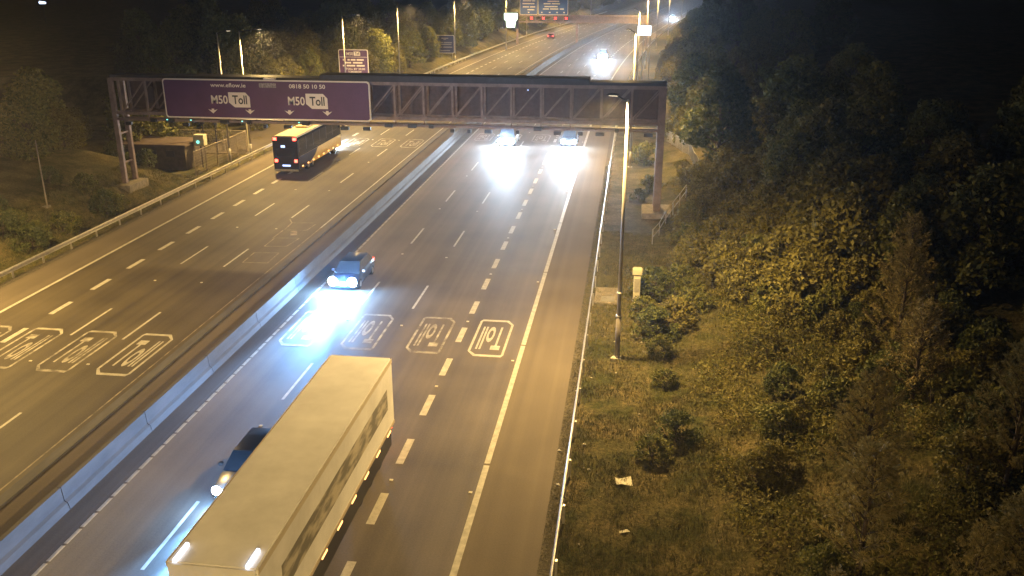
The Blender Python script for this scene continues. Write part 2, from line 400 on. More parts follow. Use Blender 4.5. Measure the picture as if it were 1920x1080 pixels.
# ------------------------------------------------------------------ lighting columns
def lamp_column(x, Y, arm, label, hgt=13.2, power=LAMP_W, group=None, bands=False, lit=True, z0=None, tilt=None):
    z0 = h(x, Y) if z0 is None else z0
    t = thing('lamp_column', (x, Y, z0), label, 'street lamp', group); H = hgt - z0
    mb = MB()
    mb.tube((0,0,0),(0,0,1.6),.13,.125,10); mb.tube((0,0,1.6),(0,0,H),.105,.06,10)
    mb.build('shaft', M['pole'], t, True)
    if bands:
        b = MB(); b.tube((0,0,.02),(0,0,2.3),.135,.13,12); b.build('base_sleeve', M['poledark'], t, True)
        for z in (2.3, 3.55):
            b = MB(); b.tube((0,0,z),(0,0,z+.09),.15,.15,12); b.build('band', M['galv'], t, True)
    bp = MB(); bp.box(-.22,.22,-.22,.22,-.1,.04); bp.build('base_plate', M['galv'], t)
    mb = MB(); sg = 1 if arm > 0 else -1
    mb.tube((0,0,H-.1),(arm*.9,0,H+.22),.04,.035,8); mb.build('arm', M['dark'], t, True)
    l = MB(); l.prism([(arm-.25*sg,H+.17),(arm-.25*sg,H+.25),(arm+.1*sg,H+.29),(arm+.28*sg,H+.22),(arm+.28*sg,H+.18)], 'y', -.11, .11)
    lan = l.build('lantern', M['dark'], t, False, .03)
    g = MB(); g.add([(arm-.2*sg,-.09,H+.163),(arm+.2*sg,-.09,H+.173),(arm+.2*sg,.09,H+.173),(arm-.2*sg,.09,H+.163)], [(0,1,2,3)])
    ln = g.build('lens', M['lens'], lan)
    if lit:
        L = bpy.data.lights.new('lamp_light', 'SPOT'); L.energy = power; L.color = SODIUM
        L.spot_size = R(174); L.spot_blend = .55; L.shadow_soft_size = .2
        o = bpy.data.objects.new('lamp_light', L); o.location = (arm, 0, H+.05); o.rotation_euler = (0, R(-(tilt if tilt is not None else (16 if arm < 0 else 4)))*sg, 0)
        link(o, t)
    return t
M['lens'] = mat('lamp_lens', (.9,.8,.6), .3, emit=(1,.8,.5), es=4)
lamp_column(-.2, 42.5, -.7, 'nearest tall lamp column with two pale bands beside the right guard rail', bands=True, tilt=14, power=LAMP_W*1.05)
lamp_column(0.05, 90, -.7, 'slim lamp column just beyond the gantry right leg, partly behind the nearest column')
for i, Y in enumerate((137, 184, 231)):
    lamp_column(0.1+off(Y), Y, -.7, ['first lamp column seen above the gantry right end', 'second lamp column above the gantry right end beside the lit white board', 'distant lamp column near the far blue headlights on the right'][i])
for Y in (278, 330, 385): lamp_column(0.1+off(Y), Y, -.7, 'tiny far lamp column on the right verge near the horizon', group='farthest right lamp columns')
lamp_column(-.2, -5, -.7, 'lamp column outside the picture below the camera on the right', tilt=14, power=LAMP_W*1.05)
lamp_column(-40.2, 42, 1.8, 'lamp column outside the picture lighting the near left shoulder', power=LAMP_W*.95, tilt=32)
lamp_column(-41, 86.5, 1.2, 'dim brown column left of the brighter one above the purple sign', hgt=13, lit=False)  # a camera pole, reusing the lamp column build without its light
lamp_column(-39.8, 89, 2.2, 'bright white lamp column rising behind left part of the big purple sign', hgt=13, tilt=14)
lamp_column(-38.5, 118.5, 2.2, 'lamp column standing in front of the square purple toll notice', hgt=13)
lamp_column(-40, 153, 2.2, 'lamp column between the square purple notice and the small navy notice', hgt=13)
lamp_column(-37.5, 190, 2.2, 'lamp column at the right edge of the small navy notice', hgt=13)
lamp_column(-36.5+off(228), 225, 2.2, 'lamp column in trees left of the bright green-white message sign', hgt=13)
for Y in (268, 318, 380): lamp_column(-40+off(Y), Y, 2.2, 'far lamp column on the left verge behind the blue direction signs', group='farthest left lamp columns')

# ------------------------------------------------------------------ big sign gantry
GY = 71.0
gan = thing('toll_gantry', (2.35, GY, 0), 'brown steel lattice gantry spanning all lanes of both carriageways', 'gantry')
def G(mb, name, m, smooth=False, bevel=0):
    mb.v = [(x-2.35, y-GY, z) for x, y, z in mb.v]; return mb.build(name, m, gan, smooth, bevel)
XL, XR, Z0, Z1, D = -43.4, 2.55, 7.45, 10.25, 1.55
for yy in (GY, GY+D):
    for z in (Z0, Z1): mb = MB(); mb.box(XL, XR, yy-.11, yy+.11, z-.13, z+.13); G(mb, 'chord', M['gantry'])
xs = [2.35-2.38*i for i in range(20)]
for yy in (GY, GY+D):
    for x in xs:
        mb = MB(); mb.box(x-.09, x+.09, yy-.09, yy+.09, Z0+.13, Z1-.13); G(mb, 'upright', M['gantry'])
    for x in xs[1:]:
        mb = MB(); mb.bar((x+.1, yy, Z0+.15), (x+2.28, yy, Z1-.15), .09, .11); G(mb, 'diagonal', M['gantry'])
for x in xs:
    for z in (Z0, Z1): mb = MB(); mb.bar((x, GY+.11, z), (x, GY+D-.11, z), .12, .12); G(mb, 'cross_member', M['gantry'])
mb = MB(); mb.box(-25.2, -3.4, GY-.25, GY+D+.1, Z1+.14, Z1+.62); G(mb, 'parapet_panel', M['gantrydark'])
mb = MB(); mb.box(-43.5, -25.22, GY-.1, GY+D, Z1+.14, Z1+.34); G(mb, 'parapet_panel', M['gantrydark'])
mb = MB(); mb.box(-3.38, 2.6, GY-.1, GY+D, Z1+.14, Z1+.36); G(mb, 'parapet_panel', M['gantrydark'])
mb = MB(); mb.box(-43.2, 2.3, GY+D+.13, GY+D+.17, Z0, Z1); G(mb, 'mesh_panel', M['mesh'])
mb = MB(); mb.box(-43.4, 2.5, GY+.1, GY+1.0, 6.86, 6.98); G(mb, 'walkway', M['gantry'])
mb = MB(); mb.box(-43.4, 2.5, GY-.14, GY-.06, 6.82, 7.0); G(mb, 'walkway_edge', M['gantry'])
for x in xs: mb = MB(); mb.box(x-.05, x+.05, GY-.04, GY+.04, 6.98, Z0-.13); G(mb, 'hanger', M['gantry'])
rnd = random.Random(3)
for i in range(26):                              # cameras, antennas and scanners under the beam
    x = -42 + i*1.72 + rnd.uniform(-.4, .4); w_ = rnd.uniform(.25, .7)
    if -39 < x < -21 and rnd.random() < .3: continue
    mb = MB(); dz = rnd.choice((0, -.3)); mb.box(x-w_/2, x+w_/2, GY-.45, GY-.16, 6.78+dz, 7.06+dz)
    G(mb, 'scanner_box', M['dark'], bevel=.02)
for x in (-38.6, -36.5, -32.0, -27.1): mb = MB(); mb.box(x-.045, x+.045, GY-.62, GY-.5, 7.0, 7.08); G(mb, 'indicator_light', M['cyan'])
for x in (-8.2,): mb = MB(); mb.box(x-.06, x+.06, GY-.3, GY-.2, 9.9, 10.0); G(mb, 'indicator_light', M['plate'])
for yy in (GY+.02, GY+D): mb = MB(); mb.box(2.05, 2.62, yy-.22, yy+.22, .42, Z1+.1); G(mb, 'leg', M['gantry'], bevel=.03)
for yy in (GY+.02, GY+D+.15): mb = MB(); mb.box(-43.75, -43.35, yy-.17, yy+.17, 0, Z1+.1); G(mb, 'leg', M['gantry'], bevel=.02)
for z in (3.1, 5.6): mb = MB(); mb.bar((-43.55, GY+.2, z), (-43.55, GY+D, z), .12, .14); G(mb, 'leg_rung', M['gantry'])
mb = MB(); mb.box(1.15, 3.5, GY-1.0, GY+D+.6, -.4, .45); G(mb, 'footing', M['pad'], bevel=.03)
mb = MB(); mb.box(-45, -42.6, GY-1.0, GY+D+.6, .2, 1.35); G(mb, 'footing', M['pad'], bevel=.03)

def rounded(x0, x1, z0, z1, r, n=4):
    pts = []
    for cx_, cz, a0 in ((x1-r,z0+r,-90),(x1-r,z1-r,0),(x0+r,z1-r,90),(x0+r,z0+r,180)):
        for k in range(n+1):
            a = R(a0+90*k/n); pts.append((cx_+r*math.cos(a), cz+r*math.sin(a)))
    return pts
def framed(parent, x0, x1, z0, z1, y, face, fr=.12, name='sign_panel'):
    mb = MB(); mb.prism(rounded(x0,x1,z0,z1,.25), 'y', y, y+.12); p = mb.build(name, M['cream'], parent)
    mb = MB(); mb.prism(rounded(x0+fr,x1-fr,z0+fr,z1-fr,.2), 'y', y-.015, y+.02); mb.build('sign_face', face, parent)
    return p
# purple toll sign hung on the gantry
ps = thing('toll_sign', (0, GY-.42, 0), 'wide purple sign on gantry reading M50 Toll twice with four arrows', 'sign')
framed(ps, -38.7, -21.0, 7.2, 10.42, 0, M['purple'], .11)
def txt(parent, s, x0, x1, z0, z1, y, m, name='lettering'):
    mb = MB(); text_wall(mb, s, x0, x1, z0, z1, y); return mb.build(name, m, parent)
for dx in (0, 6.62):
    txt(ps, "M50", -34.55+dx, -33.12+dx, 8.42, 9.12, -.03, M['cream'])
    mb = MB(); mb.prism([(-32.55+dx,8.16),(-31.2+dx,8.16),(-31.2+dx,9.0),(-31.55+dx,9.38),(-33.03+dx,9.38),(-33.03+dx,8.55)], 'y', -.035, -.016); mb.build('toll_badge', M['cream'], ps)
    txt(ps, "Toll", -32.7+dx, -31.45+dx, 8.42, 9.14, -.04, M['black'])
    for ax in (-34.5, -31.28):
        mb = MB(); cx_ = ax+dx
        mb.add([(cx_,-.03,7.62),(cx_+.42,-.03,7.98),(cx_+.12,-.03,7.88),(cx_+.11,-.03,8.02),(cx_-.11,-.03,8.02),(cx_-.12,-.03,7.88),(cx_-.42,-.03,7.98)], [(0,1,2),(0,2,5),(0,5,6),(2,3,4,5)])
        mb.build('arrow', M['cream'], ps)
txt(ps, "www.eflow.ie", -34.5, -31.45, 9.78, 10.12, -.03, M['cream'])
txt(ps, "0818 50 10 50", -27.75, -24.7, 9.78, 10.12, -.03, M['cream'])
mb = MB(); mb.prism(rounded(-30.3,-28.85,9.8,10.16,.06), 'y', -.03, -.016); mb.build('small_badge', mat('pale_badge', (.3,.26,.26), .5, var=.5, scale=9), ps)
mb = MB(); mb.box(-29.9,-28.9,.0,.25,10.45,10.56); mb.build('bracket', M['cream'], ps)

# ------------------------------------------------------------------ roadside signs
def post_sign(name, x0, x1, z0, z1, Y, face, label, cat='sign'):
    t = thing(name, ((x0+x1)/2, Y, h((x0+x1)/2, Y)), label, cat); zb = h((x0+x1)/2, Y); c = (x0+x1)/2
    framed(t, x0-c, x1-c, z0-zb, z1-zb, 0, face, .12)
    for x in (x0+.5-c, x1-.5-c): mb = MB(); mb.tube((x,.25,-.2),(x,.25,z1-zb-.2),.07,.07,8); mb.build('post', M['galv'], t, True)
    return t, c, zb
t, c, zb = post_sign('toll_notice', -44.8, -40.15, 3.0, 7.35, 135, M['purple'], 'square purple M50 toll notice with cream border on left verge')
X = lambda a: -44.8+4.65*a-c
Zs = lambda b: 3.0+4.35*b-zb
txt(t, "M50", X(.28), X(.5), Zs(.8), Zs(.91), -.03, M['cream'])
mb = MB(); mb.prism([(X(.52),Zs(.79)),(X(.74),Zs(.79)),(X(.74),Zs(.9)),(X(.7),Zs(.93)),(X(.52),Zs(.93))], 'y', -.03, -.016); mb.build('toll_badge', M['cream'], t)
txt(t, "Toll", X(.56), X(.71), Zs(.82), Zs(.91), -.04, M['black'])
mb = MB(); mb.box(X(.04), X(.96), -.03, -.016, Zs(.735), Zs(.75)); mb.build('rule_line', M['cream'], t)
txt(t, "TOLL BY 20:00", X(.22), X(.88), Zs(.30), Zs(.37), -.03, M['cream'])
txt(t, "TOMORROW", X(.3), X(.76), Zs(.2), Zs(.27), -.03, M['cream'])
txt(t, "OR PENALTIES APPLY", X(.1), X(.93), Zs(.09), Zs(.16), -.03, M['cream'])
def bars(parent, rows, m, y=-.03):
    """lines of writing too far away to read, as word-sized strips"""
    for z, hh, spans in rows:
        mb = MB()
        for a, b in spans: mb.box(a, b, y, y+.012, z, z+hh)
        mb.build('text_line', m, parent)
bars(t, [(Zs(.62),.24,[(X(.14),X(.19)),(X(.3),X(.38)),(X(.41),X(.57)),(X(.61),X(.85))]),
         (Zs(.52),.24,[(X(.2),X(.42)),(X(.48),X(.8))]), (Zs(.42),.24,[(X(.13),X(.18)),(X(.26),X(.55)),(X(.6),X(.87))])], M['cream'])
t, c, zb = post_sign('direction_notice', -41.6, -37.65, 2.05, 5.75, 190, M['navy'], 'small navy roadside notice with faint writing in front of left trees')
q = lambda a: -41.6+3.95*a-c
r_ = lambda b: 2.05+3.7*b-zb
faint = mat('faint_lettering', (.35,.32,.36), .5)
bars(t, [(r_(.8),.2,[(q(.3),q(.68))]), (r_(.74),.15,[(q(.42),q(.55))]), (r_(.56),.22,[(q(.12),q(.4)),(q(.44),q(.88))]), (r_(.46),.2,[(q(.14),q(.84))]),
         (r_(.31),.22,[(q(.1),q(.34)),(q(.4),q(.88))]), (r_(.12),.2,[(q(.24),q(.76))])], faint)

# second gantry, far
G2 = 240.0
g2 = thing('direction_gantry', (2.4+.5, G2, 0), 'distant brown gantry beam crossing above the far carriageways', 'gantry')
def GG(mb, name, m): mb.v = [(x-2.9, y-G2, z) for x, y, z in mb.v]; return mb.build(name, m, g2)
for yy in (G2, G2+1.6):
    for z in (5.75, 7.35): mb = MB(); mb.box(-31, 3.2, yy-.14, yy+.14, z-.16, z+.16); GG(mb, 'chord', M['gantry'])
    for i in range(15): mb = MB(); x = -30.8+i*2.42; mb.box(x-.1, x+.1, yy-.1, yy+.1, 5.91, 7.19); GG(mb, 'upright', M['gantry'])
    for i in range(14): mb = MB(); x = -30.8+i*2.42; mb.bar((x, yy, 5.95), (x+2.42, yy, 7.15), .12, .14); GG(mb, 'diagonal', M['gantry'])
mb = MB(); mb.box(-20.5, 3, G2+.8, G2+.85, 5.9, 7.2); GG(mb, 'infill_panel', M['gantry'])
for x in (-30.8, -15.1, 2.9):
    mb = MB(); mb.box(x-.3, x+.3, G2+.4, G2+1.2, 0, 5.6); GG(mb, 'leg', M['gantry'])
def far_sign(x0, x1, label, rows):
    t = thing('direction_sign', ((x0+x1)/2, G2-.5, 0), label, 'sign', 'blue signs on the far gantry'); c = (x0+x1)/2
    framed(t, x0-c, x1-c, 7.6, 12.0, 0, M['blue'], .1)
    bars(t, [(z, .28, [(a-c, b-c) for a, b in sp]) for z, sp in rows], M['cream']); 
    return t
far_sign(-30.0, -25.4, 'narrow blue direction sign at left on the far gantry', [(10.9,[(-29.2,-27),(-26.8,-26)]),(10.2,[(-29.3,-26.2)]),(9.4,[(-29.2,-27.6),(-27.3,-26)]),(8.7,[(-28,-26.2)]),(8.05,[(-27.9,-27.5)])])
far_sign(-25.2, -17.5, 'wide blue direction sign at right on the far gantry', [(10.8,[(-22.8,-19.8)]),(10.2,[(-23.8,-22.0),(-21.7,-19.6)]),(9.5,[(-23.6,-20.2)]),(8.9,[(-24,-22.4),(-22.1,-20),(-19.6,-18.6)]),(8.05,[(-24.4,-24.1),(-22.4,-22),(-20.5,-20.1),(-18.7,-18.3)])])
for i, x in enumerate((-26.9, -23.8, -20.7, -17.9)):
    t = thing('lane_signal', (x, G2-.7, 6.2), ['first', 'second', 'third', 'fourth'][i]+' red lane control signal from left under the far blue signs', 'lane signal', 'red lane signals')
    mb = MB(); mb.box(-.55,.55,0,.3,-.1,1.2); mb.build('signal_box', M['dark'], t, bevel=.04)
    mb = MB(); mb.bar((-.3,-.02,.3),(.3,-.02,.85),.02,.12); mb.bar((-.3,-.03,.85),(.3,-.03,.3),.02,.12); mb.build('red_cross', M['redlamp'], t)
# bright message sign, and lit board on posts at the right
t = thing('message_sign', (-30.4, 225, 0), 'bright white-green message sign among trees beside the blue direction signs', 'message sign')
mb = MB(); mb.box(-1.9,1.9,0,.5,5.0,8.9); mb.build('cabinet', M['dark'], t, bevel=.08)
mb = MB(); mb.prism([(-1.0,5.3),(1.0,5.3),(1.1,6.6),(1.6,7.2),(1.6,8.6),(-1.6,8.6),(-1.6,7.2),(-1.1,6.6)], 'y', -.06, -.01); mb.build('display', M['vms'], t)
mb = MB(); mb.tube((-1.2,.3,-.5),(-1.2,.3,5),.14,.14,8); mb.build('post', M['galv'], t, True)
t = thing('lit_board', (1.05+.5, 165, 0), 'pale blue-white lit board on two tall posts above gantry right end', 'sign')
mb = MB(); mb.box(-1.25,1.25,0,.2,7.7,9.5); mb.build('board', M['galv'], t, bevel=.03)
mb = MB(); mb.box(-1.18,1.18,-.03,0-.002,7.77,9.43); mb.build('board_face', M['litsign'], t)
for x in (-1.05, -.1, 1.1): mb = MB(); mb.tube((x,.3,-.3),(x,.3,9.3),.08,.08,8); mb.build('post', M['pole'], t, True)

# ------------------------------------------------------------------ vehicles
def wheel(parent, x, y, r, wd=.22):
    mb = MB(); mb.tube((x-wd/2,y,r),(x+wd/2,y,r),r,r,18); ty = mb.build('wheel', M['rubber'], parent, False, .02)
    mb = MB(); mb.tube((x-wd/2-.012,y,r),(x+wd/2+.012,y,r),r*.6,r*.6,12); mb.build('rim', M['rim'], ty)
def headlamp(parent, x, y, z, power, r=.17, face=-1, reach=.5, col=HEAD, glare_fill=.15):
    mb = MB(); mb.tube((x,y,z),(x,y+.05*face,z),r,r*.9,14); o = mb.build('headlight', M['head'], parent)  # larger radii put the lamp's bloom into the disc size
    def lamp(nm, kind, e, px, pz, dy, size=None, blend=1, tilt=83, soft=.09):
        L = bpy.data.lights.new(nm, kind); L.energy = e; L.color = col; L.shadow_soft_size = soft
        if size: L.spot_size = R(size); L.spot_blend = blend
        l = bpy.data.objects.new(nm, L); l.location = (px, y+dy*face, pz); l.rotation_euler = (R(tilt if face > 0 else -tilt), 0, 0); link(l, parent)
    lamp('headlight_beam', 'SPOT', power, x, z, .12, 52, .9)
    if x > 0:
        if reach: lamp('headlight_reach', 'SPOT', power*reach*2, 0, z, .15, 30, 1, 87.5, .25)
        if glare_fill: lamp('added_glare_fill', 'POINT', power*glare_fill, 0, z+.1, .55, soft=.35)  # added point light ahead of the bumper, burns out the vehicle front
    return o
def car(x, Y, paint, label, power, kind='hatch', L_=4.4, W=1.8, H=1.45, reach=.5, col=HEAD, lr=.18, glare_fill=.15):
    """front at local -y; placed with its front bumper at Y"""
    t = thing('car', (x, Y, 0), label, 'car')
    m = mat('car_paint', paint, .28, spec=.7)
    # side profile stations: (y, z_lower, z_shoulder) and greenhouse
    st = [(0,.32,.62),(.12,.2,.72),(.9,.2,.86),(1.25,.2,.92),(2.2,.2,.95),(3.3,.2,.97),(4.0,.2,.95),(L_-.12,.24,.88),(L_,.34,.7)]
    mb = MB(); ring = []
    for (y, zl, zs) in st:
        f = .86 if y in (0, L_) else (.94 if y in (.12, L_-.12) else 1.0); w2 = W/2*f
        ring.append([(-w2*.93,y,zl),(-w2,y,zl+.22),(-w2,y,zs-.16),(-w2*.9,y,zs),(w2*.9,y,zs),(w2,y,zs-.16),(w2,y,zl+.22),(w2*.93,y,zl)])
    vs = [p for r in ring for p in r]; n = 8; fs = []
    for j in range(len(ring)-1): fs += [(j*n+i, j*n+(i+1)%n, (j+1)*n+(i+1)%n, (j+1)*n+i) for i in range(n)]
    fs += [tuple(range(n)), tuple(range((len(ring)-1)*n, len(ring)*n))]
    mb.add(vs, fs); mb.build('body', m, t, True)
    # greenhouse: base ring and roof ring
    yb0, yb1, yr0, yr1 = 1.05, 4.15, 1.75, 3.55
    if kind == 'van': yb0, yb1, yr0, yr1 = .75, 4.3, 1.35, 4.2
    b = [(-W*.45,yb0,.9),(W*.45,yb0,.9),(W*.45,yb1,.93),(-W*.45,yb1,.93)]; r = [(-W*.36,yr0,H-.05),(W*.36,yr0,H-.05),(W*.36,yr1,H-.04),(-W*.36,yr1,H-.04)]
    g = MB(); g.add(b+r, [(0,1,5,4)]); g.build('windscreen', M['glass'], t)
    g = MB(); g.add(b+r, [(2,3,7,6)]); g.build('rear_window', M['glass'], t)
    g = MB(); g.add(b+r, [(1,2,6,5)]); g.build('side_window', M['glass'], t)
    g = MB(); g.add(b+r, [(3,0,4,7)]); g.build('side_window', M['glass'], t)
    g = MB(); g.add([(x_*.98,y_,z_) for x_,y_,z_ in r]+[(x_*.85,(y_-2.65)*.85+2.65,z_+.07) for x_,y_,z_ in r], [(0,1,5,4),(1,2,6,5),(2,3,7,6),(3,0,4,7),(4,5,6,7)]); g.build('roof', m, t, True)
    for sx in (-1, 1):
        for y in (.85, L_-.85): wheel(t, sx*(W/2-.1), y, .32)
        headlamp(t, sx*(W/2-.28), -.0+.02, .66, power, lr, reach=reach, col=col, glare_fill=glare_fill)
        g = MB(); g.box(sx*(W/2-.22)-.13, sx*(W/2-.22)+.13, L_-.06, L_+.01, .74, .9); g.build('tail_light', M['redlamp'], t)
        g = MB(); g.box(sx*(W/2+.1)-.08, sx*(W/2+.1)+.08, 1.25, 1.4, .95, 1.08); g.build('mirror', m, t, bevel=.02)
    g = MB(); g.box(-.26,.26,-.03,0,.42,.53); g.build('number_plate', M['litter'], t)
    return t
car(-17.35, 50.2, (.015,.02,.045), 'dark blue car with blazing headlights beside the central barrier', 2300, H=1.5, reach=15.0, col=BLUE, lr=.30, glare_fill=1.1)
car(-14.1, 26.9, (.02,.02,.022), 'dark car mostly hidden behind the white lorry trailer', 4500, H=1.45, reach=9, col=BLUE)
car(-13.9, 98.8, (.25,.27,.3), 'car in third lane below gantry hidden in its own white glare', 6500, kind='van', L_=4.8, W=1.95, H=1.9, lr=.26, glare_fill=.7)
car(-6.9, 99.5, (.03,.035,.05), 'dark car with two bright headlights in the lane nearest the shoulder', 6500, H=1.6, lr=.22, glare_fill=.25)
car(-10.2+off(205), 203, (.3,.3,.32), 'far oncoming car past the gantry lost in white glare', 9000, kind='van', L_=4.8, W=1.95, H=1.9, lr=.26, glare_fill=.7)
car(-7.2+off(380), 372, (.2,.2,.25), 'most distant oncoming car with blue-white lights at road bend', 9000)
# far car going away
def away_car(x, Y, label, m='hotred'):
    t = thing('car', (x, Y, 0), label, 'car')
    mb = MB(); mb.prism([(0,.3),(4.3,.3),(4.3,.7),(3.3,.9),(2.6,1.42),(.7,1.42),(.1,.95),(0,.6)], 'x', -.88, .88); mb.build('body', mat('car_paint', (.25,.05,.04), .35), t, bevel=.06)
    mb = MB(); mb.add([(-.7,.05,.98),(.7,.05,.98),(.6,.6,1.38),(-.6,.6,1.38)], [(0,1,2,3)]); mb.build('rear_window', M['glass'], t)
    for sx in (-1,1):
        mb = MB(); mb.box(sx*.65-.16, sx*.65+.16, -.06, -.005, .66, .84); mb.build('tail_light', M[m], t)
        wheel(t, sx*.8, .8, .31); wheel(t, sx*.8, 3.5, .31)
    return t
away_car(-24.0, 262, 'far red-lit car driving away under the second gantry')
away_car(-22+off(350), 345, 'farther of the two tail-lit cars at the top of the road')

# ---- coach
def coach():
    t = thing('coach', (-33.15, 82.0, 0), 'tall dark and gold coach driving away with red tail lights', 'coach'); W, L, H = 1.27, 13.2, 3.75
    gold = mat('coach_gold_paint', (.66,.46,.17), .35, var=.06); dk = mat('coach_dark_paint', (.025,.022,.035), .3)
    roof = mat('coach_roof', (.62,.52,.34), .45)
    mb = MB(); mb.prism([(-W,.45),(W,.45),(W,1.7),(-W,1.7)], 'y', .12, L-.1); mb.build('lower_body', gold, t, bevel=.05)
    mb = MB(); mb.prism([(-W,.4),(W,.4),(W,H-.35),(W-.12,H-.1),(-W+.12,H-.1),(-W,H-.35)], 'y', 0, .118); mb.build('rear_panel', dk, t, bevel=.03)
    mb = MB(); mb.prism([(-W+.01,1.702),(W-.01,1.702),(W-.03,H-.4),(W-.12,H-.2),(-W+.12,H-.2),(-W+.03,H-.4)], 'y', .122, L-.5); mb.build('window_band', M['glass'], t)
    mb = MB(); mb.prism([(-W+.1,H-.198),(W-.1,H-.198),(W-.18,H-.05),(.6,H),(-.6,H),(-W+.18,H-.05)], 'y', .122, L-.3); mb.build('roof', roof, t)
    mb = MB(); mb.box(-.6,.6,4.5,7.5,H+.002,H+.2); mb.build('air_unit', roof, t, bevel=.05)
    mb = MB(); mb.prism([(L-.5,1.702),(L-.02,1.702),(L-.25,H-.2),(L-.5,H-.2)], 'x', -W+.02, W-.02); mb.build('windscreen', M['glass'], t)
    for sx in (-1,1):
        mb = MB(); pts = [(.13,.5),(.13,1.69),(5.6,1.69),(4.6,1.1),(3.0,.62),(2.2,.5)]
        mb.prism(pts, 'x', sx*(W+.002), sx*(W+.012)); mb.build('side_swoosh', dk, t)
        for y in (2.6, 3.9, 10.6): wheel(t, sx*(W-.16), y, .48, .3)
        for z, wd in ((3.32,.24),(1.2,.2)):
            mb = MB(); mb.box(sx*(W-.28)-wd/2-.04, sx*(W-.28)+wd/2+.04, -.05, -.002, z, z+.26); mb.build('tail_light', M['hotred'], t)
        for i in range(8):
            mb = MB(); y = .8+i*1.55; mb.box(sx*W+(0 if sx>0 else -.03), sx*W+(.03 if sx>0 else 0), y, y+.34, .62, .74); mb.build('side_marker', M['amber'], t)
        for i in range(6): mb = MB(); y = .4+i*2.0; mb.box(sx*(W-.025)-.01, sx*(W-.025)+.01, y-.04, y+.04, 1.72, 3.3); mb.build('window_pillar', dk, t)
        mb = MB(); mb.tube((sx*(W-.1),L-.3,3.3),(sx*(W+.2),L+.25,2.9),.04,.04,6); mb.box(sx*(W+.2)-.12,sx*(W+.2)+.12,L+.2,L+.32,2.35,2.95); mb.build('mirror', dk, t)
    mb = MB(); mb.box(-.42,-.02,-.04,-.002,2.62,2.84); mb.build('destination_light', M['plate'], t)
    mb = MB(); mb.box(-.95,.95,-.02,-.002,1.75,2.55); mb.build('rear_window', M['glass'], t)
    mb = MB(); mb.box(-.4,.4,-.04,-.002,.78,.94); mb.build('number_plate', M['plate'], t)
    mb = MB(); mb.box(-1.2,1.2,-.08,.0-.001,.3,.5); mb.build('bumper', M['galv'], t, bevel=.02)
    for sx in (-1,1): headlamp(t, sx*.9, L+.0, .8, 7000, .12, 1)
    return t
coach()

